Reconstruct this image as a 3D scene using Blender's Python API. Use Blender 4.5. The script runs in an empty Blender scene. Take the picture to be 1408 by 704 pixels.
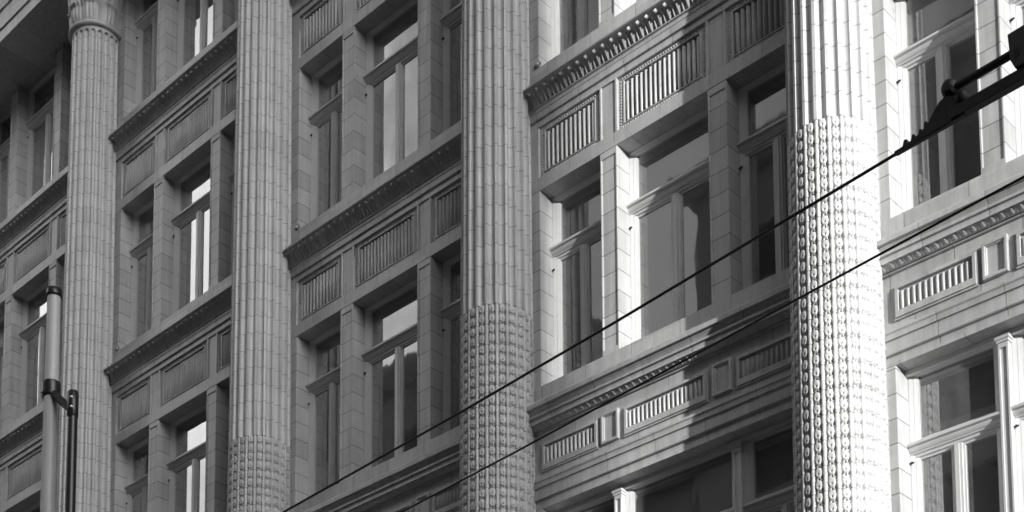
import bpy, bmesh, math, random
from mathutils import Matrix, Vector
random.seed(7)
PI = math.pi
scene = bpy.context.scene
C = scene.collection

# ------------------------------------------------------------------ camera
cam_d = bpy.data.cameras.new("camera")
cam = bpy.data.objects.new("camera", cam_d)
C.objects.link(cam)
scene.camera = cam
yaw, pitch, roll = -0.7548925, 0.10665569, -0.00538519
fw = Vector((math.sin(yaw)*math.cos(pitch), math.cos(yaw)*math.cos(pitch), math.sin(pitch)))
rt = Vector((math.cos(yaw), -math.sin(yaw), 0))
up = rt.cross(fw)
r2 = rt*math.cos(roll) + up*math.sin(roll)
u2 = up*math.cos(roll) - rt*math.sin(roll)
m = Matrix(((r2.x, u2.x, -fw.x, 9.44965559), (r2.y, u2.y, -fw.y, -12.4906598), (r2.z, u2.z, -fw.z, 1.7), (0, 0, 0, 1)))
cam.matrix_world = m
cam_d.sensor_width = 36.0
cam_d.lens = 2104.1216/1408*36.0
cam_d.shift_y = (1393.62066-352)/1408
cam_d.clip_start = 0.1
cam_d.clip_end = 3000

# ------------------------------------------------------------------ world, sun, exposure
SUN_EL = math.radians(5.4)
SUN_GRAZE = math.radians(19.5)          # angle between the sun's azimuth and the facade plane
world = bpy.data.worlds.new("World")
scene.world = world
world.use_nodes = True
wn, wl = world.node_tree.nodes, world.node_tree.links
wn.clear()
sky = wn.new("ShaderNodeTexSky")
sky.sky_type = 'NISHITA'
sky.sun_disc = False
sky.sun_elevation = SUN_EL
sky.sun_rotation = math.radians(90) + SUN_GRAZE      # clockwise from +Y
sky.air_density = 1.0
sky.dust_density = 4.0
bw = wn.new("ShaderNodeRGBToBW")
tc = wn.new("ShaderNodeTexCoord")
mp = wn.new("ShaderNodeMapping"); mp.inputs["Scale"].default_value = (1, 1, 2.2)
cl = wn.new("ShaderNodeTexNoise"); cl.inputs["Scale"].default_value = 2.6; cl.inputs["Detail"].default_value = 7; cl.inputs["Roughness"].default_value = 0.6
cr = wn.new("ShaderNodeMapRange"); cr.inputs[1].default_value = 0.36; cr.inputs[2].default_value = 0.62; cr.inputs[3].default_value = 0.4; cr.inputs[4].default_value = 0.75
mu = wn.new("ShaderNodeMath"); mu.operation = 'MULTIPLY'
bg = wn.new("ShaderNodeBackground"); bg.inputs["Strength"].default_value = 0.1
wo = wn.new("ShaderNodeOutputWorld")
wl.new(sky.outputs[0], bw.inputs[0]); wl.new(tc.outputs["Generated"], mp.inputs[0]); wl.new(mp.outputs[0], cl.inputs["Vector"])
wl.new(cl.outputs[0], cr.inputs[0]); wl.new(bw.outputs[0], mu.inputs[0]); wl.new(cr.outputs[0], mu.inputs[1])
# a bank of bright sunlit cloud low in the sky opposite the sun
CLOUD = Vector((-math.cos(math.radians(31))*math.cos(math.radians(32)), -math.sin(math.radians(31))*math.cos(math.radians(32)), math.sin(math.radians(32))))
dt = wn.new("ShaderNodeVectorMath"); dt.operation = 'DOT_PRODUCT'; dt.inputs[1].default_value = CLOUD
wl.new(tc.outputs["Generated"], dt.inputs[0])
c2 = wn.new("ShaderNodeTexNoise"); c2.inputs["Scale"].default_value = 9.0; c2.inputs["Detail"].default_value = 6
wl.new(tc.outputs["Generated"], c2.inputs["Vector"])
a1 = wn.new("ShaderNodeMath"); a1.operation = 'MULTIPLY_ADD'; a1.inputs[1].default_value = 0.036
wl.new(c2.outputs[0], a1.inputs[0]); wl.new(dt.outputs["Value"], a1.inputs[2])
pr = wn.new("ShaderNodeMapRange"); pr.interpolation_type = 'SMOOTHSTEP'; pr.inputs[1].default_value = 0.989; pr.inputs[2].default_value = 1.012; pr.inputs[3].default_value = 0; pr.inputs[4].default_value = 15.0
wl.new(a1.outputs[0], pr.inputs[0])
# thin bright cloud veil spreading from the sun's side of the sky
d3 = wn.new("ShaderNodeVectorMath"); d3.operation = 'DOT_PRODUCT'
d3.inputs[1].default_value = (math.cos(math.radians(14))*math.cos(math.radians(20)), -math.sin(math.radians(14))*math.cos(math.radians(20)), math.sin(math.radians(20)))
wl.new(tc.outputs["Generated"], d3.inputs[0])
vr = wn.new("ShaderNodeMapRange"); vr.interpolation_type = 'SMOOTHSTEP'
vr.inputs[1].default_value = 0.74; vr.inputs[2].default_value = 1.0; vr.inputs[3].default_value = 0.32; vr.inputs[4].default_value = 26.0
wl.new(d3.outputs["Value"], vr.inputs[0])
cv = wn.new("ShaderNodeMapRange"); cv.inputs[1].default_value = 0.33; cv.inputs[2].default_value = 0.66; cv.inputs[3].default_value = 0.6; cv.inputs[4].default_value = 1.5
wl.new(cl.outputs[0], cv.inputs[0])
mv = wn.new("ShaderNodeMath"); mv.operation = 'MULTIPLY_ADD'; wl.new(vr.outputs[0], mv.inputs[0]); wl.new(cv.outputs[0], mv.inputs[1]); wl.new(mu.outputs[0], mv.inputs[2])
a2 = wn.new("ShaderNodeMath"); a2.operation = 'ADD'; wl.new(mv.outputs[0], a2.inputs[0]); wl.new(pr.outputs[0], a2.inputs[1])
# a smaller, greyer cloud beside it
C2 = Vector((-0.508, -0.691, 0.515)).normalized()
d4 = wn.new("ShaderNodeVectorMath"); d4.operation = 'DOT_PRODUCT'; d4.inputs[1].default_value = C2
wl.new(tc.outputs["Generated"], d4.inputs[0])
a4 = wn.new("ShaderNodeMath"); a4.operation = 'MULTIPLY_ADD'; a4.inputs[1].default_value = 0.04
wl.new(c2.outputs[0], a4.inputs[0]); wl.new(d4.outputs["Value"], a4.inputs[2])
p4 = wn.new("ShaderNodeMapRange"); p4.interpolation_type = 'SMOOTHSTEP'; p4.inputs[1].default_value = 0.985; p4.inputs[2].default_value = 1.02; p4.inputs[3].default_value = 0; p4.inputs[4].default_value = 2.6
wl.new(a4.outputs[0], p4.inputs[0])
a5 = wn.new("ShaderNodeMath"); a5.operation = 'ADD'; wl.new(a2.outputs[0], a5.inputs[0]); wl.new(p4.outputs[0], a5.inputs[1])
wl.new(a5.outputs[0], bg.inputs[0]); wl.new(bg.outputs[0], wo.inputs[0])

sun_d = bpy.data.lights.new("sun", 'SUN')
sun_d.energy = 3.1
sun_d.angle = math.radians(0.5)
sun_d.color = (1, 0.995, 0.985)
sun = bpy.data.objects.new("sun", sun_d)
C.objects.link(sun)
to_sun = Vector((math.cos(SUN_GRAZE)*math.cos(SUN_EL), -math.sin(SUN_GRAZE)*math.cos(SUN_EL), math.sin(SUN_EL)))
sun.rotation_euler = to_sun.to_track_quat('Z', 'Y').to_euler()
sun.location = (30, -20, 40)

scene.view_settings.view_transform = 'Standard'
scene.view_settings.look = 'None'
scene.view_settings.gamma = 1
scene.view_settings.use_curve_mapping = False
scene.view_settings.exposure = 1.0
scene.cycles.max_bounces = 8
scene.cycles.transparent_max_bounces = 12
scene.cycles.caustics_reflective = False
scene.cycles.caustics_refractive = False

# ------------------------------------------------------------------ dimensions (metres)
ZS = 13.19          # soffit of the lowest full window row
H = 3.954           # storey height
BAY = 4.5
SILL = -2.42        # sill below soffit
BLK = 0.2447        # terracotta block height

# ------------------------------------------------------------------ materials
def grey(v): return (v, v, v, 1)

def nodes(name):
    mt = bpy.data.materials.new(name); mt.use_nodes = True
    n, l = mt.node_tree.nodes, mt.node_tree.links
    return mt, n, l, n["Principled BSDF"]

def math_n(n, l, op, a, b=None, c=None):
    k = n.new("ShaderNodeMath"); k.operation = op
    for i, v in enumerate((a, b, c)):
        if v is None: continue
        if isinstance(v, (int, float)): k.inputs[i].default_value = v
        else: l.new(v, k.inputs[i])
    return k.outputs[0]

def terracotta(name, base, zjoint=True, xjoint=None, rough=0.42, ztop=ZS, jd=0.55, blk=0.22):
    mt, n, l, b = nodes(name)
    geo = n.new("ShaderNodeNewGeometry")
    sp = n.new("ShaderNodeSeparateXYZ"); l.new(geo.outputs["Position"], sp.inputs[0])
    x, y, z = sp.outputs
    wob = n.new("ShaderNodeTexNoise"); wob.inputs["Scale"].default_value = 1.7; wob.inputs["Detail"].default_value = 1
    l.new(geo.outputs["Position"], wob.inputs["Vector"])
    zz = math_n(n, l, 'SUBTRACT', z, ztop)
    zz = math_n(n, l, 'MULTIPLY_ADD', wob.outputs[0], 0.008, zz)
    zr = math_n(n, l, 'DIVIDE', zz, BLK)
    zi = math_n(n, l, 'FLOOR', zr)
    mask = None
    if zjoint:
        t = math_n(n, l, 'SUBTRACT', zr, zi)
        t = math_n(n, l, 'ABSOLUTE', math_n(n, l, 'SUBTRACT', t, 0.5))
        k = n.new("ShaderNodeMapRange"); k.inputs[1].default_value = 0.5-0.034; k.inputs[2].default_value = 0.5-0.014
        l.new(t, k.inputs[0]); mask = k.outputs[0]
    xi = math_n(n, l, 'FLOOR', math_n(n, l, 'DIVIDE', x, 0.31))
    if xjoint:
        row = math_n(n, l, 'FLOOR', math_n(n, l, 'DIVIDE', math_n(n, l, 'SUBTRACT', z, ztop+0.05), 0.30))
        xo = math_n(n, l, 'MULTIPLY_ADD', row, 0.37, math_n(n, l, 'DIVIDE', x, xjoint))
        xi = math_n(n, l, 'FLOOR', xo)
        t = math_n(n, l, 'ABSOLUTE', math_n(n, l, 'SUBTRACT', math_n(n, l, 'SUBTRACT', xo, xi), 0.5))
        k = n.new("ShaderNodeMapRange"); k.inputs[1].default_value = 0.5-0.0045/xjoint*1.6; k.inputs[2].default_value = 0.5-0.0045/xjoint*0.6
        l.new(t, k.inputs[0])
        mask = k.outputs[0] if mask is None else math_n(n, l, 'MAXIMUM', mask, k.outputs[0])
    cv = n.new("ShaderNodeCombineXYZ"); l.new(xi, cv.inputs[0]); l.new(zi, cv.inputs[2])
    wnz = n.new("ShaderNodeTexWhiteNoise"); wnz.noise_dimensions = '3D'; l.new(cv.outputs[0], wnz.inputs[0])
    n1 = n.new("ShaderNodeTexNoise"); n1.inputs["Scale"].default_value = 3.2; n1.inputs["Detail"].default_value = 6; n1.inputs["Roughness"].default_value = 0.65
    l.new(geo.outputs["Position"], n1.inputs["Vector"])
    ms = n.new("ShaderNodeMapping"); ms.inputs["Scale"].default_value = (14, 14, 0.9); l.new(geo.outputs["Position"], ms.inputs[0])
    n2 = n.new("ShaderNodeTexNoise"); n2.inputs["Scale"].default_value = 1.0; n2.inputs["Detail"].default_value = 4; l.new(ms.outputs[0], n2.inputs["Vector"])
    n3 = n.new("ShaderNodeTexNoise"); n3.inputs["Scale"].default_value = 60; n3.inputs["Detail"].default_value = 3; l.new(geo.outputs["Position"], n3.inputs["Vector"])
    f = math_n(n, l, 'MULTIPLY_ADD', math_n(n, l, 'SUBTRACT', wnz.outputs[0], 0.5), blk, 1.0)
    f = math_n(n, l, 'MULTIPLY_ADD', math_n(n, l, 'SUBTRACT', n1.outputs[0], 0.5), 0.42, f)
    f = math_n(n, l, 'MULTIPLY_ADD', math_n(n, l, 'SUBTRACT', n2.outputs[0], 0.5), 0.62, f)
    f = math_n(n, l, 'MULTIPLY_ADD', math_n(n, l, 'SUBTRACT', n3.outputs[0], 0.5), 0.12, f)
    # a few blackened pits and chips
    pit = n.new("ShaderNodeTexNoise"); pit.inputs["Scale"].default_value = 9; pit.inputs["Detail"].default_value = 5; pit.inputs["Roughness"].default_value = 0.75
    l.new(geo.outputs["Position"], pit.inputs["Vector"])
    pk = n.new("ShaderNodeMapRange"); pk.inputs[1].default_value = 0.63; pk.inputs[2].default_value = 0.72; l.new(pit.outputs[0], pk.inputs[0])
    f = math_n(n, l, 'MULTIPLY', f, math_n(n, l, 'MULTIPLY_ADD', pk.outputs[0], -0.35, 1.0))
    if mask is not None:
        f = math_n(n, l, 'MULTIPLY', f, math_n(n, l, 'MULTIPLY_ADD', mask, -jd, 1.0))
    v = math_n(n, l, 'MULTIPLY', f, base)
    cc = n.new("ShaderNodeCombineXYZ")
    for i in range(3): l.new(v, cc.inputs[i])
    l.new(cc.outputs[0], b.inputs["Base Color"])
    rr = math_n(n, l, 'MULTIPLY_ADD', n1.outputs[0], 0.3, rough-0.15)
    l.new(rr, b.inputs["Roughness"])
    hgt = math_n(n, l, 'MULTIPLY', n3.outputs[0], 0.12)
    hgt = math_n(n, l, 'MULTIPLY_ADD', n1.outputs[0], 0.6, hgt)
    if mask is not None: hgt = math_n(n, l, 'MULTIPLY_ADD', mask, -0.6, hgt)
    bp = n.new("ShaderNodeBump"); bp.inputs["Strength"].default_value = 0.35; bp.inputs["Distance"].default_value = 0.008
    l.new(hgt, bp.inputs["Height"]); l.new(bp.outputs[0], b.inputs["Normal"])
    b.inputs["Specular IOR Level"].default_value = 0.45
    return mt

def plain(name, v, rough=0.5, metal=0.0, var=0.25, scale=6, stretch=(1, 1, 1), bump=0.15):
    mt, n, l, b = nodes(name)
    tcx = n.new("ShaderNodeTexCoord")
    mpx = n.new("ShaderNodeMapping"); mpx.inputs["Scale"].default_value = stretch; l.new(tcx.outputs["Object"], mpx.inputs[0])
    n1 = n.new("ShaderNodeTexNoise"); n1.inputs["Scale"].default_value = scale; n1.inputs["Detail"].default_value = 5
    l.new(mpx.outputs[0], n1.inputs["Vector"])
    f = math_n(n, l, 'MULTIPLY_ADD', math_n(n, l, 'SUBTRACT', n1.outputs[0], 0.5), 2*var*v, v)
    cc = n.new("ShaderNodeCombineXYZ")
    for i in range(3): l.new(f, cc.inputs[i])
    l.new(cc.outputs[0], b.inputs["Base Color"])
    b.inputs["Roughness"].default_value = rough; b.inputs["Metallic"].default_value = metal
    bp = n.new("ShaderNodeBump"); bp.inputs["Strength"].default_value = bump; bp.inputs["Distance"].default_value = 0.005
    l.new(n1.outputs[0], bp.inputs["Height"]); l.new(bp.outputs[0], b.inputs["Normal"])
    return mt

M_PIER = terracotta("terracotta_blocks", 0.43)
M_BAND = terracotta("terracotta_bands", 0.42, zjoint=False, xjoint=0.66, jd=0.4)
M_ORN = terracotta("terracotta_ornament", 0.42, zjoint=False)
M_COL = terracotta("terracotta_column", 0.475, ztop=11.63, jd=0.46, blk=0.10)
M_FRAME = plain("painted_frame", 0.56, 0.4, var=0.12, scale=7, bump=0.04)
M_DARK = plain("dark_interior", 0.10, 0.9)
M_ROOF = plain("roof_felt", 0.12, 0.9)
M_IRON = plain("dark_iron", 0.03, 0.6, 0.0)
M_BLACK = plain("black_paint", 0.012, 0.35, 0.0, bump=0.05)
M_FIT = plain("black_fitting", 0.010, 0.55, 0.0, bump=0.3, scale=40)
M_GALV = plain("grey_pole_paint", 0.38, 0.45, 0.0, var=0.08, scale=3, stretch=(6, 6, 0.6), bump=0.03)
M_BOLT = plain("bright_bolt", 0.9, 0.3, 0.0)
M_ASPHALT = plain("asphalt", 0.05, 0.9, scale=20)
M_PAVE = plain("paving", 0.28, 0.85, scale=3)
M_KERB = plain("kerb_stone", 0.32, 0.8, scale=4)
M_GROUND = plain("bare_ground", 0.14, 0.95, scale=0.3)
M_PAINT = plain("road_paint", 0.75, 0.6, scale=8)
M_BRICK = plain("far_stone", 0.24, 0.85, scale=0.8)
M_BRICK2 = plain("far_stone_dark", 0.45, 0.85, scale=0.8)
def glass():
    mt, n, l, b = nodes("window_glass")
    n.remove(b)
    out = n["Material Output"]
    tr = n.new("ShaderNodeBsdfTransparent"); tr.inputs[0].default_value = grey(0.72)
    gl = n.new("ShaderNodeBsdfGlossy"); gl.inputs["Roughness"].default_value = 0.02; gl.inputs[0].default_value = grey(0.95)
    geo = n.new("ShaderNodeNewGeometry")
    mpx = n.new("ShaderNodeMapping"); mpx.inputs["Scale"].default_value = (1, 1, 0.45); l.new(geo.outputs["Position"], mpx.inputs[0])
    nz = n.new("ShaderNodeTexNoise"); nz.inputs["Scale"].default_value = 2.3; nz.inputs["Detail"].default_value = 1.5; l.new(mpx.outputs[0], nz.inputs["Vector"])
    bp = n.new("ShaderNodeBump"); bp.inputs["Strength"].default_value = 0.22; bp.inputs["Distance"].default_value = 0.010
    l.new(nz.outputs[0], bp.inputs["Height"]); l.new(bp.outputs[0], gl.inputs["Normal"])
    dp = n.new("ShaderNodeVectorMath"); dp.operation = 'DOT_PRODUCT'
    l.new(geo.outputs["Incoming"], dp.inputs[0]); l.new(geo.outputs["Normal"], dp.inputs[1])
    c1 = math_n(n, l, 'SUBTRACT', 1.0, math_n(n, l, 'ABSOLUTE', dp.outputs["Value"]))
    k = math_n(n, l, 'MULTIPLY_ADD', math_n(n, l, 'POWER', c1, 4.0), 0.8, 0.24)
    mx = n.new("ShaderNodeMixShader"); l.new(k, mx.inputs[0]); l.new(tr.outputs[0], mx.inputs[1]); l.new(gl.outputs[0], mx.inputs[2])
    df = n.new("ShaderNodeBsdfDiffuse"); df.inputs[0].default_value = grey(0.55)
    dn = n.new("ShaderNodeTexNoise"); dn.inputs["Scale"].default_value = 5; dn.inputs["Detail"].default_value = 6; dn.inputs["Roughness"].default_value = 0.7; l.new(mpx.outputs[0], dn.inputs["Vector"])
    dk = n.new("ShaderNodeMapRange"); dk.inputs[1].default_value = 0.3; dk.inputs[2].default_value = 0.75; dk.inputs[3].default_value = 0.11; dk.inputs[4].default_value = 0.24
    l.new(dn.outputs[0], dk.inputs[0])
    m2 = n.new("ShaderNodeMixShader"); l.new(dk.outputs[0], m2.inputs[0]); l.new(mx.outputs[0], m2.inputs[1]); l.new(df.outputs[0], m2.inputs[2])
    l.new(m2.outputs[0], out.inputs[0])
    return mt
M_GLASS = glass()

def lamp_mat():
    mt, n, l, b = nodes("lit_lamp")
    b.inputs["Emission Color"].default_value = grey(1); b.inputs["Emission Strength"].default_value = 6
    return mt
M_LAMP = lamp_mat()

# ------------------------------------------------------------------ mesh helpers
class MB:
    def __init__(s): s.v = []; s.f = []; s.sm = set()
    def quad(s, *p, smooth=False):
        i = len(s.v); s.v += [tuple(q) for q in p]; s.f.append(tuple(range(i, i+len(p))))
        if smooth: s.sm.add(len(s.f)-1)
    def box(s, x0, x1, y0, y1, z0, z1):
        i = len(s.v)
        s.v += [(x, y, z) for z in (z0, z1) for y in (y0, y1) for x in (x0, x1)]
        s.f += [tuple(i+k for k in q) for q in ((0, 2, 3, 1), (4, 5, 7, 6), (0, 1, 5, 4), (2, 6, 7, 3), (0, 4, 6, 2), (1, 3, 7, 5))]
    def prism(s, prof, x0, x1):
        """profile of (y, z) points, closed, extruded along x"""
        i = len(s.v); k = len(prof)
        s.v += [(x0, y, z) for y, z in prof] + [(x1, y, z) for y, z in prof]
        for a in range(k):
            b = (a+1) % k; s.f.append((i+a, i+b, i+k+b, i+k+a))
        s.f.append(tuple(i+a for a in reversed(range(k)))); s.f.append(tuple(i+k+a for a in range(k)))
    def grid(s, P, smooth=True, closed=False):
        """P[row][col] points"""
        i = len(s.v); R = len(P); K = len(P[0])
        for row in P: s.v += [tuple(q) for q in row]
        for r in range(R-1):
            for c in range(K if closed else K-1):
                d = (c+1) % K
                s.f.append((i+r*K+c, i+r*K+d, i+(r+1)*K+d, i+(r+1)*K+c))
                if smooth: s.sm.add(len(s.f)-1)
    def relief(s, xs, zs, dep, yb, skip=()):
        """stepped relief: cell (i, j) of the grid has its face at depth dep(i, j); sides join the steps, the rim runs back to yb"""
        nx, nz = len(xs)-1, len(zs)-1
        D = [[dep(i, j) for j in range(nz)] for i in range(nx)]
        for i in range(nx):
            for j in range(nz):
                if (i, j) in skip: continue
                d = D[i][j]; x0, x1, z0, z1 = xs[i], xs[i+1], zs[j], zs[j+1]
                s.quad((x0, d, z0), (x1, d, z0), (x1, d, z1), (x0, d, z1))
                e = D[i+1][j] if i+1 < nx else yb
                if e != d: s.quad((x1, d, z0), (x1, e, z0), (x1, e, z1), (x1, d, z1))
                if i == 0: s.quad((x0, yb, z0), (x0, d, z0), (x0, d, z1), (x0, yb, z1))
                e = D[i][j+1] if j+1 < nz else yb
                if e != d: s.quad((x0, d, z1), (x1, d, z1), (x1, e, z1), (x0, e, z1))
                if j == 0: s.quad((x0, yb, z0), (x1, yb, z0), (x1, d, z0), (x0, d, z0))
    def lathe(s, prof, cx, cy, n=32, smooth=True):
        P = [[(cx+r*math.cos(2*PI*k/n), cy+r*math.sin(2*PI*k/n), z) for k in range(n)] for r, z in prof]
        s.grid(P, smooth, True)
        for row, rev in ((0, True), (-1, False)):
            i = len(s.v); s.v += P[row]; t = tuple(range(i, i+n)); s.f.append(t[::-1] if rev else t)
    def tube(s, pts, rad, n=10, smooth=True):
        pts = [Vector(p) for p in pts]; rows = []
        for k, p in enumerate(pts):
            t = (pts[min(k+1, len(pts)-1)]-pts[max(k-1, 0)]).normalized()
            a = t.cross(Vector((0, 0, 1)))
            if a.length < 1e-3: a = t.cross(Vector((1, 0, 0)))
            a.normalize(); b = t.cross(a)
            r = rad[k] if isinstance(rad, (list, tuple)) else rad
            rows.append([p+a*(r*math.cos(2*PI*q/n))+b*(r*math.sin(2*PI*q/n)) for q in range(n)])
        s.grid(rows, smooth, True)
        for row, rev in ((0, False), (-1, True)):
            i = len(s.v); s.v += [tuple(q) for q in rows[row]]; t = tuple(range(i, i+n)); s.f.append(t[::-1] if rev else t)
    def ball(s, c, rx, ry, rz, n=8, h=5, front=False):
        rows = []
        for j in range(h+1):
            a = -PI/2+PI*j/h
            rows.append([(c[0]+rx*math.cos(a)*math.cos(2*PI*k/n), c[1]+ry*math.cos(a)*math.sin(2*PI*k/n), c[2]+rz*math.sin(a)) for k in range(n)])
        s.grid(rows, True, True)
    def mesh(s, name, mat, weld=False):
        me = bpy.data.meshes.new(name)
        me.from_pydata(s.v, [], s.f)
        if s.sm:
            for k in s.sm: me.polygons[k].use_smooth = True
        bm = bmesh.new(); bm.from_mesh(me)
        if weld: bmesh.ops.remove_doubles(bm, verts=bm.verts, dist=1e-5)
        bmesh.ops.recalc_face_normals(bm, faces=bm.faces)
        bm.to_mesh(me); bm.free()
        me.materials.append(mat)
        return me

def put(name, me, parent=None, loc=(0, 0, 0), bevel=0):
    o = bpy.data.objects.new(name, me); C.objects.link(o)
    o.location = loc
    if parent: o.parent = parent
    if bevel:
        b = o.modifiers.new("edge", 'BEVEL'); b.width = bevel; b.segments = 2; b.limit_method = 'ANGLE'; b.angle_limit = math.radians(50)
    return o

def empty(name, loc=(0, 0, 0)):
    o = bpy.data.objects.new(name, None); C.objects.link(o); o.location = loc; o.empty_display_size = 0.3
    return o

def tag(o, label=None, cat=None, group=None, kind=None):
    for k, v in (("label", label), ("category", cat), ("group", group), ("kind", kind)):
        if v: o[k] = v
    return o

def children(o): return [c for c in bpy.data.objects if c.parent == o]

# ------------------------------------------------------------------ setting: ground, road, pavements
def sheet(name, x0, x1, y0, y1, z, mat, kind="structure"):
    b = MB(); b.quad((x0, y0, z), (x1, y0, z), (x1, y1, z), (x0, y1, z))
    return tag(put(name, b.mesh(name, mat)), kind=kind)
sheet("ground", -700, 700, -700, 700, -0.004, M_GROUND)
sheet("road", -400, 400, -21.5, -3.6, 0.0, M_ASPHALT)
for nm, y0, y1 in (("pavement", -3.4, 3.0), ("pavement", -26.0, -21.7)):
    b = MB(); b.box(-400, 400, y0, y1, -0.003, 0.13); tag(put(nm, b.mesh(nm, M_PAVE)), kind="structure")
for y0, y1 in ((-3.6, -3.403), (-21.697, -21.5)):
    b = MB(); b.box(-400, 400, y0, y1, -0.003, 0.135); tag(put("kerb", b.mesh("kerb", M_KERB)), kind="structure")
b = MB()
for k in range(-60, 61): b.quad((k*6, -12.6, 0.004), (k*6+3, -12.6, 0.004), (k*6+3, -12.48, 0.004), (k*6, -12.48, 0.004))
tag(put("road_marking", b.mesh("road_marking", M_PAINT)), kind="structure")

# ------------------------------------------------------------------ the terracotta building
BLD = tag(empty("office_building", (0, 0, 0)), "pale terracotta office building with fluted round columns between bays of deep-set windows", "building")
BAYS = (-3, -2, -1, 0, 1)
def bayx(k): return k*BAY-(0.13 if k == -3 else 0.0)
XL = (-BAY*3.5, BAY*1.5)

J1, P1, P0 = 1.783, 0.867, 0.623        # jamb, pier outer and pier inner half positions

# --- column -------------------------------------------------------
NFL = 22
PITCH = 2*PI/NFL
PH0 = math.radians(-46.5)
AX_Y = -0.25
Z_ORN = 11.63
Z_COL = 20.12
def rad(z): return 0.437-0.006*(z-10.0)
FIL = 0.24                               # share of the pitch taken by the fillet
def flute_angles():
    out = []
    for k in range(NFL):
        a0 = PH0+k*PITCH-FIL*PITCH/2
        out.append((a0, 0.0)); out.append((a0+FIL*PITCH*0.999, 0.0))
        for q in range(1, 9):
            sx = q/9.0
            out.append((a0+PITCH*(FIL+(1-FIL)*sx), math.sin(PI*sx)**0.55))
    return out
FA = flute_angles()
def ring(z, fac=1.0, arch=None):
    r = rad(z); row = []
    for a, d in FA:
        k = fac
        rr = r-0.046*d*k
        row.append((rr*math.cos(a), rr*math.sin(a), z))
    return row
def shaft_mesh():
    b = MB(); rows = []
    z = Z_ORN+0.002
    while z < Z_COL-0.10:
        rows.append(ring(z)); z += BLK*2
    rows.append(ring(Z_COL-0.10))
    for q in range(1, 7):
        zz = Z_COL-0.10+0.05*q/6
        rr = []
        for a, d in FA:
            lim = d**1.4
            k = 1.0 if q/6 < lim*0.98 else 0.0
            rr.append(((rad(zz)-0.046*d*k)*math.cos(a), (rad(zz)-0.046*d*k)*math.sin(a), zz))
        rows.append(rr)
    rows.append(ring(Z_COL, 0))
    b.grid(rows, False, True)
    return b.mesh("column_shaft", M_COL)
def motif(u, v):
    """relief of one leaf-and-bud cell, u across the flute 0..1, v up 0..1; returns 0 (recess) .. 1 (rib level)"""
    x = (u-0.5)*2; ax = abs(x)
    h = 0.80
    wy = (v-0.56)/0.40; wx = x/(0.78-0.26*max(0, 0.55-v))
    e = 1-wx*wx-wy*wy
    if e > 0: h = 0.82+0.26*min(1, 1.4*e)**0.8
    elif e > -0.42: h = 0.10
    if v < 0.05 or v > 0.97: h = min(h, 0.25)
    # drilled holes either side of the bud's foot, between the leaf tips, and the eye in the bud
    for cx, cy, rx, ry, d in ((0.72, 0.14, 0.30, 0.12, 2.2), (0.0, 0.43, 0.17, 0.08, 1.5), (0.0, 0.06, 0.18, 0.08, 1.2), (0.88, 0.88, 0.20, 0.10, 1.6)):
        e = 1-((ax-cx)/rx)**2-((v-cy)/ry)**2
        if e > 0: h -= d*math.sqrt(e)
    return max(-1.0, min(h, 1.08))
def ornament_mesh(z0, z1):
    b = MB(); mh = BLK/2
    nu, nv = 13, 16
    cell = [[motif((i+0.5)/nu, (j+0.5)/nv) for i in range(nu)] for j in range(nv)]
    n = int(round((z1-z0)/mh)); rows = []
    ang = []
    for k in range(NFL):
        a0 = PH0+k*PITCH-FIL*PITCH/2
        ang.append((a0, None, 0.0)); ang.append((a0+FIL*PITCH, None, 0.0))
        for i in range(nu): ang.append((a0+PITCH*(FIL+(1-FIL)*(i+0.5)/nu), i, 0.0))
    for c in range(n):
        for j in range(nv):
            z = z1-n*mh+c*mh+(j+0.5)/nv*mh
            r = rad(z); row = []
            for a, i, _ in ang:
                rr = r if i is None else r-0.019+0.018*cell[j][i]
                row.append((rr*math.cos(a), rr*math.sin(a), z))
            rows.append(row)
    rows.append([((rad(z1)-(0 if i is None else 0.040*math.sin(PI*(i+0.5)/nu)**0.6))*math.cos(a), (rad(z1)-(0 if i is None else 0.040*math.sin(PI*(i+0.5)/nu)**0.6))*math.sin(a), z1) for a, i, _ in ang])
    b.grid(rows, True, True)
    return b.mesh("column_ornament", M_COL)
def capital_mesh():
    b = MB(); rows = []; n = 160; nz = 46
    z0, z1 = 20.19, 21.06
    for j in range(nz+1):
        t = j/nz; z = z0+(z1-z0)*t; row = []
        for k in range(n):
            a = 2*PI*k/n
            r = 0.375+0.02*t+0.20*max(0, t-0.55)**1.6*2
            tier1 = max(0, 1-((t-0.22)/0.22)**2); tier2 = max(0, 1-((t-0.55)/0.25)**2)
            l1 = abs(math.cos(4*a)); l2 = abs(math.sin(4*a))
            r += 0.06*tier1*l1**0.7*(0.75+0.25*math.cos(40*a)) + 0.08*tier2*l2**0.7*(0.75+0.25*math.cos(40*a+1))
            if 0.36 < t < 0.43: r += 0.05*l1**2
            if 0.70 < t < 0.78: r += 0.07*l2**2
            row.append((r*math.cos(a), r*math.sin(a), z))
        rows.append(row)
    b.grid(rows, True, True)
    b.box(-0.56, 0.56, -0.50, 0.30, 20.99, 21.085)
    return b.mesh("column_capital", M_ORN)
def collar_mesh():
    b = MB()
    prof = [(0.36, 20.118)]+[(0.40+0.038*math.sin(PI*q/10), 20.12+0.075*(1-math.cos(PI*q/10))/2) for q in range(11)]+[(0.36, 20.197)]
    b.lathe(prof, 0, 0, 64)
    return b.mesh("column_collar", M_ORN)
ME_SHAFT, ME_ORN, ME_CAP, ME_COLLAR = shaft_mesh(), ornament_mesh(7.0, Z_ORN), capital_mesh(), collar_mesh()
b = MB(); b.lathe([(0.50, 0.13), (0.50, 1.2), (0.47, 1.25), (0.455, 1.4), (0.455, 6.9), (0.46, 7.0)], 0, 0, 48)
ME_PLINTH = b.mesh("column_base", M_COL)
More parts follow.
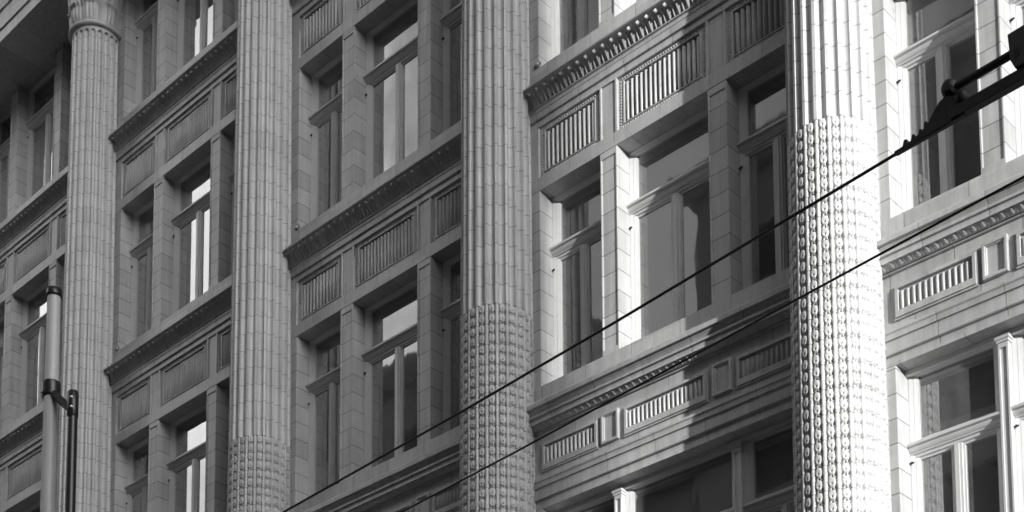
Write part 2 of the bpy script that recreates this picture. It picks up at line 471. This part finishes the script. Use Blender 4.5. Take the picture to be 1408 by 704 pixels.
def column(x):
    r = empty("column", (x, AX_Y, 0)); r.parent = BLD
    for nm, me in (("shaft", ME_SHAFT), ("ornament_band", ME_ORN), ("collar", ME_COLLAR), ("capital", ME_CAP), ("base", ME_PLINTH)):
        put(nm, me, r)
for k in range(-4, 2): column(BAY*(k+0.5))

# --- piers -------------------------------------------------------
YB = 0.46
def pier_mesh():
    b = MB(); w = P1-P0
    b.relief([0, 0.022, w-0.022, w], [SILL, SILL+0.07, -0.085, -0.002], lambda i, j: 0.014 if (i == 1 and j == 1) else 0.0, YB)
    return b.mesh("pier", M_PIER, True)
ME_PIER = pier_mesh()
b = MB(); b.box(-0.467, 0, 0, YB, SILL, -0.002); b.box(-0.467, -0.225, -0.045, -0.002, SILL, -0.002); ME_STRIPL = b.mesh("wall_strip", M_PIER)
b = MB(); b.box(0, 0.467, 0, YB, SILL, -0.002); b.box(0.225, 0.467, -0.045, -0.002, SILL, -0.002); ME_STRIPR = b.mesh("wall_strip", M_PIER)

# --- reeded panels -------------------------------------------------
def reed(b, x, w, y0, yr, z0, z1, n=6):
    """half-round bar standing off the field at depth yr, crown reaching y0, rounded top and bottom"""
    rows = []
    r = w/2
    for j, (z, k) in enumerate([(z0, 0.0), (z0+r*0.3, 0.72), (z0+r, 1), (z1-r, 1), (z1-r*0.3, 0.72), (z1, 0.0)]):
        rows.append([(x-math.cos(PI*q/n)*r*(k if k else 0.02), yr-(yr-y0)*math.sin(PI*q/n)**0.8*k, z) for q in range(n+1)])
    b.grid(rows, True, False)
def fluted_panel(w, h, count, rim=0.075, rimz=0.052, beads=True):
    """panel centred on x=0, bottom at z=0, let into the wall: bead rim at y .03, field at y .062"""
    b = MB(); x0, x1 = -w/2, w/2
    b.relief([x0, x0+rim, x0+rim+0.016, x1-rim-0.016, x1-rim, x1], [0, rimz, rimz+0.012, h-rimz-0.012, h-rimz, h],
             lambda i, j: 0.088 if (i == 2 and j == 2) else (0.018 if (1 <= i <= 3 and 1 <= j <= 3) else 0.030), 0.095)
    fx0, fx1 = x0+rim+0.016, x1-rim-0.016
    p = (fx1-fx0)/count
    for k in range(count):
        reed(b, fx0+p*(k+0.5), p*0.72, 0.022, 0.090, rimz+0.016, h-rimz-0.016)
    if beads:
        s = 0.036
        for k in range(int((h-0.05)/s)):
            for x in (x0+rim*0.52, x1-rim*0.52): b.ball((x, 0.030, 0.03+k*s), 0.013, 0.012, 0.013, 6, 4)
        for k in range(int((w-0.1)/s)):
            for z in (rimz*0.5, h-rimz*0.5): b.ball((x0+0.06+k*s, 0.030, z), 0.013, 0.012, 0.013, 6, 4)
    return b.mesh("fluted_panel", M_ORN)
PZ0, PZ1 = 0.165, 0.795
LW = 1.80-0.865; CW = 1.22
ME_FPL = fluted_panel(LW, PZ1-PZ0, 11)
ME_FPC = fluted_panel(CW, PZ1-PZ0, 16)

# --- spandrel between two window rows ------------------------------
XS = [-2.25, -1.80, -0.865, -0.84, -0.64, -0.61, 0.61, 0.64, 0.84, 0.865, 1.80, 2.25]
def spandrel_mesh():
    b = MB()
    hole = {1: 1, 5: 1, 9: 1}
    b.relief(XS, [0, PZ0, PZ1, 0.878], lambda i, j: (0.10 if i in hole else (0.018 if i in (3, 7) else 0.0)) if j == 1 else 0.0, YB)
    # fascia, fillets, drip, weathering and sill course above
    b.prism([(YB, 0.878), (-0.026, 0.878), (-0.026, 0.955), (-0.034, 0.960), (-0.034, 1.002), (-0.056, 1.008), (-0.056, 1.022), (YB, 1.022)], -2.25, 2.25)
    b.prism([(YB, 1.162), (-0.196, 1.162), (-0.206, 1.170), (-0.206, 1.186), (-0.016, 1.352), (-0.012, 1.36), (-0.012, 1.54), (0.10, 1.545), (YB, 1.56)], -2.25, 2.25)
    b.box(-2.25, 2.25, 0.0, YB, 1.022, 1.162)
    return b.mesh("spandrel", M_BAND, True)
ME_SPAN = spandrel_mesh()
def egg_cell(u, v):
    """carved leaf moulding: a curled leaf tip at the top of each cell, ribbed leaf and small darts under it; u along, v up"""
    x = (u-0.5)*2
    h = 0
    e = 1-(x/0.30)**2-((v-0.88)/0.12)**2
    if e > 0: h = 1.05*math.sqrt(e)
    e = 1-(x/0.50)**2-((v-0.36)/0.36)**2
    if e > 0: h = max(h, 0.62*math.sqrt(e)*(0.78+0.22*math.cos(x*14)))
    ax = 1-abs(x)
    e = 1-(ax/0.22)**2-((v-0.26)/0.28)**2
    if e > 0: h = max(h, 0.52*math.sqrt(e))
    e = 1-(ax/0.16)**2-((v-0.66)/0.14)**2
    if e > 0: h = max(h, 0.40*math.sqrt(e))
    return h
def egg_mesh(name, pitch, x0, x1, ya, za, yb, zb, amp, nu=10, nv=10, bulge=0.02):
    b = MB(); n = int(round((x1-x0)/pitch)); p = (x1-x0)/n
    L = math.hypot(yb-ya, zb-za); ny, nz = -(zb-za)/L, (yb-ya)/L
    cell = [[egg_cell((i+0.5)/nu, j/nv) for i in range(nu)] for j in range(nv+1)]
    rows = []
    for j in range(nv+1):
        t = j/nv; row = []
        o = bulge*math.sin(PI*t)
        for c in range(n):
            for i in range(nu):
                d = o+amp*cell[j][i]
                row.append((x0+p*(c+(i+0.5)/nu), ya+(yb-ya)*t+ny*d, za+(zb-za)*t+nz*d))
        row = [(x0, row[0][1], row[0][2])]+row+[(x1, row[-1][1], row[-1][2])]
        rows.append(row)
    b.grid(rows, True, False)
    return b.mesh(name, M_ORN)
ME_EGG = egg_mesh("egg_moulding", 0.1236, -2.25, 2.25, -0.030, 1.022, -0.165, 1.162, 0.046, 14, 14, -0.022)

def spandrel(bay, row):
    o = put("spandrel", ME_SPAN, BLD, (bayx(bay), 0, ZS+row*H), bevel=0.005)
    put("egg_moulding", ME_EGG, o)
    put("fluted_panel", ME_FPL, o, ((-1.80-0.865)/2, 0.002, PZ0))
    put("fluted_panel", ME_FPC, o, (0, 0.002, PZ0))
    put("fluted_panel", ME_FPL, o, ((1.80+0.865)/2, 0.002, PZ0))

# --- entablature over the lowest windows ---------------------------
E0 = 9.305
def entab_mesh():
    b = MB()
    e = lambda z: z-E0
    prof = [(YB, 0), (0, 0), (0, e(9.402)), (-0.030, e(9.404)), (-0.036, e(9.412)), (-0.030, e(9.424)), (-0.030, e(9.540)), (-0.052, e(9.542)), (-0.052, e(9.556)),
            (-0.056, e(9.590)), (-0.070, e(9.604)), (-0.070, e(9.626)), (0.0, e(9.642)), (YB, e(9.642))]
    b.prism(prof, -2.25, 2.25)
    b.box(-2.25, 2.25, 0.0, YB, e(9.642), e(10.205))
    prof = [(YB, e(10.205)), (-0.03, e(10.205)), (-0.034, e(10.216)), (-0.03, e(10.222)), (YB, e(10.222))]
    b.prism(prof, -2.25, 2.25)
    b.box(-2.25, 2.25, 0.0, YB, e(10.222), e(10.272))
    prof = [(YB, e(10.272)), (-0.118, e(10.268)), (-0.122, e(10.258)), (-0.134, e(10.258)), (-0.134, e(10.322)), (-0.160, e(10.323)), (-0.160, e(10.346)), (-0.144, e(10.347)), (-0.144, e(10.362)),
            (-0.158, e(10.384)), (-0.174, e(10.400)), (-0.174, e(10.412)), (-0.208, e(10.413)), (-0.208, e(10.462)),
            (-0.016, e(10.612)), (-0.012, e(10.62)), (-0.012, e(10.77)), (0.10, e(10.775)), (YB, e(10.79))]
    b.prism(prof, -2.25, 2.25)
    return b.mesh("entablature", M_BAND)
ME_ENT = entab_mesh()
ME_EGG2 = egg_mesh("small_egg_moulding", 0.0923, -2.25, 2.25, -0.036, 10.222-E0, -0.112, 10.270-E0, 0.020, 8, 6, 0.01)
def reeded_block(w, count):
    """raised reeded panel planted on the frieze; x centred, bottom z=0, back at y=0"""
    b = MB(); h = 0.345; x0, x1 = -w/2, w/2
    b.relief([x0, x0+0.016, x0+0.046, x1-0.046, x1-0.016, x1], [0, 0.020, 0.085, h-0.042, h-0.02, h],
             lambda i, j: 0.022 if (i == 2 and j == 2) else (-0.020 if i in (0, 4) or j in (0, 4) else -0.034), 0.03)
    fx0, fx1 = x0+0.048, x1-0.075
    p = (fx1-fx0)/count
    for k in range(count): reed(b, fx0+p*(k+0.5), p*0.72, -0.022, 0.024, 0.082, h-0.056, 8)
    return b.mesh("reeded_panel", M_ORN, False)
def square_block():
    b = MB(); w = 0.245; h = 0.35; x0 = -w/2; x1 = w/2
    b.relief([x0, x0+0.030, x0+0.042, x1-0.042, x1-0.030, x1], [0, 0.03, 0.042, h-0.042, h-0.03, h],
             lambda i, j: -0.012 if (i == 2 and j == 2) else (-0.026 if (1 <= i <= 3 and 1 <= j <= 3) else -0.040), 0.002)
    return b.mesh("square_panel", M_ORN, True)
ME_RBL, ME_RBC, ME_SQ = reeded_block(0.845, 12), reeded_block(1.12, 17), square_block()
def entablature(bay):
    o = put("entablature", ME_ENT, BLD, (bayx(bay), 0, E0))
    put("egg_moulding", ME_EGG2, o)
    put("reeded_panel", ME_RBL, o, (-1.345, 0, 9.728-E0), 0.004); put("reeded_panel", ME_RBL, o, (1.345, 0, 9.728-E0), 0.004)
    put("reeded_panel", ME_RBC, o, (0, 0, 9.728-E0), 0.004)
    for s in (-1, 1): put("square_panel", ME_SQ, o, (s*0.752, 0, 9.742-E0), 0.006)

# --- windows ----------------------------------------------------
def window_meshes(w, sill=SILL, tz=-0.69, name="w"):
    """x centred, z=0 at the soffit, y=0 at the wall face"""
    x0, x1 = -w/2, w/2
    f = MB()
    for s in (-1, 1):
        a = s*w/2
        for (q0, q1, q2, q3) in (((0.0, 0.219), (0.010, 0.219), (0.046, 0.236), (0.0, 0.236)), ((0.0, 0.2365), (0.052, 0.2365), (0.088, 0.256), (0.0, 0.256)), ((0.0, 0.2565), (0.092, 0.2565), (0.092, 0.30), (0.0, 0.30))):
            P = [(a-s*dx, y) for dx, y in (q0, q1, q2, q3)]
            i = len(f.v)
            f.v += [(x, y, sill) for x, y in P]+[(x, y, -0.003) for x, y in P]
            f.f += [tuple(i+k for k in q) for q in ((0, 1, 2, 3), (4, 5, 6, 7), (0, 1, 5, 4), (1, 2, 6, 5), (2, 3, 7, 6), (3, 0, 4, 7))]
    f.prism([(0.216, -0.001), (0.216, -0.010), (0.234, -0.026), (0.234, -0.032), (0.254, -0.050), (0.30, -0.052), (0.30, -0.001)], x0+0.001, x1-0.001)
    f.box(x0+0.001, x1-0.001, 0.250, 0.30, sill, sill+0.05)
    bar = MB()
    bar.prism([(0.30, tz+0.112), (0.262, tz+0.110), (0.256, tz+0.100), (0.172, tz+0.048), (0.156, tz+0.042), (0.156, tz+0.018), (0.186, tz+0.012), (0.186, tz-0.006), (0.198, tz-0.024),
               (0.216, tz-0.036), (0.216, tz-0.046), (0.236, tz-0.050), (0.236, tz-0.076), (0.256, tz-0.080), (0.256, tz-0.102), (0.30, tz-0.102)], x0+0.002, x1-0.002)
    mu_ = MB()
    zb, zt = sill+0.004, tz-0.082
    mu_.box(-0.048, 0.048, 0.232, 0.30, zb, zt); mu_.box(-0.022, 0.022, 0.220, 0.231, zb, zt); mu_.box(-0.070, 0.070, 0.254, 0.299, zb, zt-0.02)
    p = MB()
    for (xa, xb, za, zc) in ((x0+0.08, x1-0.08, tz+0.096, -0.048), (x0+0.08, -0.06, sill+0.02, tz-0.092), (0.06, x1-0.08, sill+0.02, tz-0.092)):
        p.quad((xa, 0.272, za), (xb, 0.272, za), (xb, 0.272, zc), (xa, 0.272, zc))
    bo = MB()
    bo.ball((x0+0.022, 0.205, -0.905), 0.012, 0.013, 0.014, 8, 6); bo.tube([(x0-0.005, 0.205, -0.905), (x0+0.05, 0.190, -0.915)], 0.009, 8)
    return [("frame", f.mesh(name+"_frame", M_FRAME)), ("transom_bar", bar.mesh(name+"_bar", M_FRAME)), ("mullion", mu_.mesh(name+"_mullion", M_FRAME)),
            ("pane", p.mesh(name+"_pane", M_GLASS)), ("anchor_bolt", bo.mesh(name+"_bolt", M_IRON))]
WN = window_meshes(J1-P1, name="narrow_window")
WC = window_meshes(2*P0, name="wide_window")
def window(kit, x, z):
    r = empty("window", (x, 0, z)); r.parent = BLD
    for nm, me in kit: put(nm, me, r)
    return r

# lowest row: three lights between slim pilasters
LOW_SILL = -2.9
WLN = window_meshes(J1-0.843, LOW_SILL, -0.775, "low_narrow_window")
WLC = window_meshes(2*0.745, LOW_SILL, -0.775, "low_wide_window")
def pilaster_mesh():
    b = MB(); w = 0.098
    b.relief([-w/2, -w/2+0.018, w/2-0.018, w/2], [LOW_SILL, LOW_SILL+0.1, -0.15, -0.105], lambda i, j: 0.164 if (i == 1 and j == 1) else 0.15, 0.40)
    b.box(-w/2-0.012, w/2+0.012, 0.138, 0.40, -0.104, -0.078)
    b.box(-w/2-0.022, w/2+0.022, 0.128, 0.40, -0.077, -0.046)
    return b.mesh("pilaster", M_FRAME)
ME_PIL = pilaster_mesh()
b = MB(); b.box(-1.783, 1.783, 0.17, 0.2155, -0.045, -0.002); ME_HEAD = b.mesh("window_head", M_FRAME)
b = MB(); b.box(-0.467, 0, 0, YB, LOW_SILL, -0.002); b.box(-0.467, -0.225, -0.045, -0.002, LOW_SILL, -0.002); ME_LSTRL = b.mesh("wall_strip", M_PIER)
b = MB(); b.box(0, 0.467, 0, YB, LOW_SILL, -0.002); b.box(0.225, 0.467, -0.045, -0.002, LOW_SILL, -0.002); ME_LSTRR = b.mesh("wall_strip", M_PIER)

for bay in BAYS:
    X = bayx(bay)
    for row in (0, 1, 2):
        z = ZS+row*H
        put("pier", ME_PIER, BLD, (X-P1, 0, z), 0.006)
        put("pier", ME_PIER, BLD, (X+P0, 0, z), 0.006)
        put("wall_strip", ME_STRIPL, BLD, (X-J1, 0, z), 0.006)
        put("wall_strip", ME_STRIPR, BLD, (X+J1, 0, z), 0.006)
        window(WN, X-(J1+P1)/2, z); window(WC, X, z); window(WN, X+(J1+P1)/2, z)
        if row < 2: spandrel(bay, row)
    entablature(bay)
    put("wall_strip", ME_LSTRL, BLD, (X-J1, 0, E0), 0.006)
    put("wall_strip", ME_LSTRR, BLD, (X+J1, 0, E0), 0.006)
    put("window_head", ME_HEAD, BLD, (X, 0, E0))
    window(WLN, X-(J1+0.843)/2, E0); window(WLC, X, E0); window(WLN, X+(J1+0.843)/2, E0)
    for s in (-1, 1): put("pilaster", ME_PIL, BLD, (X+s*0.794, 0, E0), 0.003)

# base wall, top entablature, end walls, rooms behind the glass, roof
b = MB(); b.box(XL[0], XL[1], 0, 0.46, 0.1, E0+LOW_SILL-0.003); put("base_wall", b.mesh("base_wall", M_PIER), BLD)
ZT = ZS+2*H
b = MB()
b.prism([(0.46, ZT), (-0.74, ZT), (-0.74, ZT+0.20), (-0.765, ZT+0.21), (-0.765, ZT+0.52), (-0.79, ZT+0.53), (-0.79, ZT+0.85), (-0.84, ZT+0.90), (-0.86, ZT+1.0),
         (-0.80, ZT+1.02), (-0.80, ZT+1.9), (-0.95, ZT+2.0), (-1.55, ZT+2.12), (-1.60, ZT+2.45), (-1.72, ZT+2.6), (0.46, ZT+2.8)], XL[0]-0.6, XL[1]+0.6)
put("cornice", b.mesh("cornice", M_BAND), BLD)
b = MB()
b.box(XL[0]-0.6, XL[0]-0.003, -0.1, 14, 0.1, ZT-0.003); b.box(XL[1]+0.003, XL[1]+0.6, -0.1, 14, 0.1, ZT-0.003)
b.box(XL[0]-0.6, XL[1]+0.6, 14.003, 14.4, 0.1, ZT-0.003)
put("end_wall", b.mesh("end_wall", M_PIER), BLD)
b = MB(); b.box(XL[0]-0.6, XL[1]+0.6, 0.463, 14.4, ZT, ZT+0.4); put("roof", b.mesh("roof", M_ROOF), BLD)
b = MB()
for z in (E0-H+0.2, E0+0.1, ZS+0.06, ZS+H+0.06):
    b.box(XL[0], XL[1], 0.463, 13.9, z, z+0.9)
b.box(XL[0], XL[1], 5.0, 5.2, 0.2, ZT-0.01)
for k in range(-4, 2):
    b.box(BAY*(k+0.5)-0.1, BAY*(k+0.5)+0.1, 0.47, 4.99, 0.2, ZT-0.02)
put("interior", b.mesh("interior", M_DARK), BLD)

# ------------------------------------------------------------------ small things in and on the windows
B1 = BAY
# small lamp glowing inside the lowest window at the right
lr = tag(empty("ceiling_lamp", (B1-1.12, 1.0, 8.35)), "small lit lamp glowing inside the bottom right window", "lamp")
b = MB(); b.ball((0, 0, 0), 0.035, 0.035, 0.014, 12, 6); put("bulb", b.mesh("lamp_bulb", M_LAMP), lr)
b = MB(); b.lathe([(0.045, 0.012), (0.05, 0.03), (0.02, 0.06), (0.008, 0.07), (0.008, 0.95)], 0, 0, 16); put("shade", b.mesh("lamp_shade", M_IRON), lr)

# small fittings on the sills, one at the left foot of each bay
def fitting_meshes():
    a = MB(); a.tube([(0, 0.0, 0), (0, 0.0, 0.03)], 0.012, 8)
    pts = [(0.045*math.cos(PI*q/8), 0.0, 0.035+0.045*math.sin(PI*q/8)) for q in range(9)]
    a.tube(pts, 0.009, 8)
    k = MB(); k.ball((0.008, -0.005, 0.045), 0.034, 0.036, 0.028, 12, 8)
    return a.mesh("fitting_bracket", M_IRON), k.mesh("fitting_lamp", M_GALV)
fa, fb = fitting_meshes()
for bay, lab in ((0, "small round sill lamp right of the middle column, above the sunlit reeded panels"),
                 (-1, "small round sill lamp at the window foot left of the middle column"),
                 (-2, "small round lamp on the sill just right of the column with the carved capital")):
    r = tag(empty("sill_lamp", (bay*BAY-1.80, -0.004, ZS+H+SILL+0.006)), lab, "lamp", "small lamps on the window sills")
    put("bracket", fa, r); put("lamp_head", fb, r)

# ------------------------------------------------------------------ street pole with strap, black pipe
pole = tag(empty("street_pole", (-7.46, -3.0, 0.13)), "tall light grey round pole with a black cap ring and a black strap", "pole")
b = MB(); b.lathe([(0.125, 0), (0.118, 3), (0.0985, 9.98), (0.092, 11.6), (0.0835, 12.82)], 0, 0, 32); put("shaft", b.mesh("pole_shaft", M_GALV), pole)
b = MB(); b.lathe([(0.075, 12.80), (0.097, 12.802), (0.100, 12.83), (0.100, 12.90), (0.094, 12.905), (0.086, 12.90), (0.084, 12.84)], 0, 0, 32); put("cap_ring", b.mesh("pole_cap", M_BLACK), pole)
b = MB(); zc = 11.58-0.13
b.lathe([(0.085, zc), (0.112, zc+0.004), (0.115, zc+0.02), (0.115, zc+0.185), (0.112, zc+0.20), (0.085, zc+0.204)], 0, 0, 32)
b.box(-0.03, 0.03, -0.135, -0.10, zc+0.03, zc+0.17)
put("strap", b.mesh("pole_strap", M_BLACK), pole)
b = MB()
b.tube([(0.07, -0.02, zc+0.03), (0.50, 0.0, zc-0.34)], [0.052, 0.052], 4, False)
put("bracket_arm", b.mesh("pole_arm", M_BLACK), pole)
for dz in (-0.22, -0.345):
    b = MB(); b.ball((0.53+0.052, -0.050, zc+dz), 0.022, 0.022, 0.015, 10, 6); put("bolt", b.mesh("strap_bolt", M_BOLT), pole)
pipe = tag(empty("black_pipe", (-6.93, -3.0, 0.13)), "black pipe standing close beside the light grey pole, held by its bracket", "pipe")
b = MB(); b.lathe([(0.066, 0), (0.064, 9.8), (0.056, 11.33), (0.056, 11.34), (0.048, 11.345)], 0, 0, 24); put("tube", b.mesh("pipe_tube", M_BLACK), pipe)
b = MB(); b.lathe([(0.060, zc-0.45), (0.069, zc-0.44), (0.069, zc-0.13), (0.060, zc-0.12)], 0, 0, 24); put("sleeve", b.mesh("pipe_sleeve", M_BLACK), pipe)

# ------------------------------------------------------------------ overhead wires and the fitting on the first of them
def sag(p0, p1, n=60, drop=0.0):
    p0, p1 = Vector(p0), Vector(p1); out = []
    for k in range(n+1):
        t = k/n; p = p0.lerp(p1, t); p.z -= drop*4*t*(1-t); out.append(p)
    return out
P_W1 = [(-30.0, -4.35, 6.25), (-9.0, -5.80, 6.06), (1.857, -6.557, 6.0), (3.651, -6.682, 6.0), (4.823, -6.783, 6.0), (5.908, -6.8915, 6.0), (6.527, -6.9546, 6.0), (6.75, -6.975, 6.0)]
b = MB(); b.tube(P_W1, 0.0070, 8)
tag(put("overhead_wire", b.mesh("overhead_wire", M_FIT)), "upper of two black wires crossing the facade, running up into the black fitting", "wire", "overhead wires")
P_W2 = [(-30.0, -3.9, 6.25), (-9.0, -5.20, 6.06), (2.466, -6.030, 6.0), (3.475, -6.114, 6.0), (4.374, -6.199, 6.0), (6.046, -6.3625, 6.0), (6.825, -6.4343, 6.0), (9.0, -6.66, 6.0), (30.0, -8.9, 6.25)]
b = MB(); b.tube(P_W2, 0.0060, 8)
tag(put("overhead_wire", b.mesh("overhead_wire", M_FIT)), "lower of two black wires crossing the facade, in front of the sunlit column", "wire", "overhead wires")

# fitting: local u along the wire, v up, thickness across
FO = Vector((6.527, -6.9546, 6.0)); FD = Vector((7.081-6.527, -6.986+6.9546, 0)).normalized(); FN = Vector((-FD.y, FD.x, 0))
fit = tag(empty("wire_fitting", FO), "black metal fitting with toothed wedge, beam, rod and end block on the upper wire", "wire fitting")
def outline(pts, t0, t1):
    b = MB(); n = len(pts)
    for t in (t0, t1): b.v += [tuple(FD*u+FN*t+Vector((0, 0, v))) for u, v in pts]
    b.f.append(tuple(range(n))); b.f.append(tuple(range(2*n-1, n-1, -1)))
    for k in range(n): b.f.append((k, (k+1) % n, n+(k+1) % n, n+k))
    return b
FITPARTS = FO, FD, FN
def fpart(name, pts, t0, t1, mat, bevel=0.003):
    return put(name, outline(pts, t0, t1).mesh(name, mat, True), fit, bevel=bevel)
fpart("beam", [(0.24, 0.002), (1.9, 0.002), (1.9, 0.05), (0.26, 0.05)], -0.020, 0.020, M_FIT)
fpart("wedge", [(-0.03, -0.006), (0.30, -0.004), (0.30, 0.062), (0.268, 0.115), (0.212, 0.122), (0.186, 0.110), (0.160, 0.084), (0.138, 0.052), (0.131, 0.045), (0.127, 0.060), (0.116, 0.062), (0.112, 0.036),
                (0.104, 0.030), (0.101, 0.040), (0.090, 0.040), (0.086, 0.022), (0.073, 0.016), (0.068, 0.034), (0.056, 0.036), (0.050, 0.014), (0.037, 0.009), (0.030, 0.032), (0.017, 0.032), (0.010, 0.008), (-0.03, 0.006)], -0.012, 0.012, M_FIT, 0.002)
b = MB(); b.tube([FD*0.22+Vector((0, 0, 0.142)), FD*0.54+Vector((0, 0, 0.146))], 0.017, 14); put("rod", b.mesh("fitting_rod", M_FIT), fit)
b = MB(); b.ball(tuple(FD*0.232+Vector((0, 0, 0.152))), 0.036, 0.034, 0.040, 10, 7)
b.ball(tuple(FD*0.285+Vector((0, 0, 0.085))), 0.030, 0.030, 0.034, 10, 7)
b.tube([FD*0.25+FN*-0.05+Vector((0, 0, 0.125)), FD*0.25+FN*0.05+Vector((0, 0, 0.125))], 0.016, 6, False)
put("clamp_nut", b.mesh("fitting_nut", M_FIT), fit)
blk = fpart("end_block", [(0.507, 0.216), (0.86, 0.224), (0.86, 0.055), (0.535, 0.055), (0.515, 0.100)], -0.030, 0.030, plain("worn_block_paint", 0.035, 0.6), 0.005)
b = MB(); b.tube([FD*0.544+FN*-0.032+Vector((0, 0, 0.130)), FD*0.544+FN*-0.029+Vector((0, 0, 0.130))], 0.012, 12, False)
b.tube([FD*0.544+FN*-0.032+Vector((0, 0, 0.108)), FD*0.544+FN*-0.029+Vector((0, 0, 0.108))], 0.012, 12, False)
put("slot", b.mesh("block_slot", M_BLACK), fit)
b = MB(); b.tube([FD*0.27+Vector((0, 0, 0.056)), FD*1.9+Vector((0, 0, 0.056))], 0.009, 8); put("top_rib", b.mesh("beam_rib", M_FIT), fit)

# ------------------------------------------------------------------ buildings across the street (they shade the facade and show in its glass)
def block_building(name, label, x0, x1, y0, y1, h, cols, rows, mat):
    r = tag(empty(name, ((x0+x1)/2, y1, 0.1)), label, "building")
    cx = (x0+x1)/2
    b = MB(); w = (x1-x0)/cols; s = (h-6)/rows
    xs = [x0-cx]; skip = {}
    for c in range(cols): xs += [x0-cx+w*(c+0.3), x0-cx+w*(c+0.7)]
    xs.append(x1-cx); zs = [0]
    for k in range(rows): zs += [5+s*(k+0.2), 5+s*(k+0.78)]
    zs.append(h)
    b.relief(xs, zs, lambda i, j: -0.35 if (i % 2 == 1 and j % 2 == 1) else 0.0, y0-y1)
    for i in range(len(b.v)): pass
    me = b.mesh("wall", mat); put("wall", me, r)
    b = MB(); b.prism([(-0.5, h), (0.35, h), (0.6, h+0.5), (0.6, h+0.9), (-0.5, h+0.9)], x0-cx-0.4, x1-cx+0.4); put("cornice", b.mesh("cornice_far", mat), r)
    b = MB(); b.box(x0-cx, x1-cx, y0-y1, -0.503, h+0.003, h+0.5); put("roof", b.mesh("roof_far", M_ROOF), r)
    b = MB(); ww, hh = w*0.4, s*0.58
    b.quad((-ww/2, 0, 0), (ww/2, 0, 0), (ww/2, 0, hh), (-ww/2, 0, hh)); pane = b.mesh("far_pane", M_IRON)
    b = MB()
    b.box(-0.05, 0.05, 0.004, 0.05, 0.004, hh); b.box(-ww/2, ww/2, 0.004, 0.08, hh*0.45, hh*0.53); fr = b.mesh("far_frame", M_IRON)
    for c in range(cols):
        for k in range(rows):
            o = put("window", pane, r, (x0-cx+w*(c+0.5), -0.34, 5+s*(k+0.2))); put("frame", fr, o)
    return r
block_building("office_block", "plain stone office block standing across the street, mirrored in the windows", -19, 30, -50, -26.3, 34, 8, 8, M_BRICK2)
block_building("corner_block", "stone block standing across the street on the corner of the side street", 43, 60, -60, -21.66, 28.5, 4, 6, M_BRICK)
block_building("stone_block", "pale stone block with square windows standing across the street beyond the low shop block", -41, -25.0, -50, -26.3, 32.8, 5, 8, M_BRICK2)
block_building("shop_block", "low stone shop block standing across the street between two taller blocks", -24.9, -19.1, -50, -26.3, 24.5, 2, 5, M_BRICK)
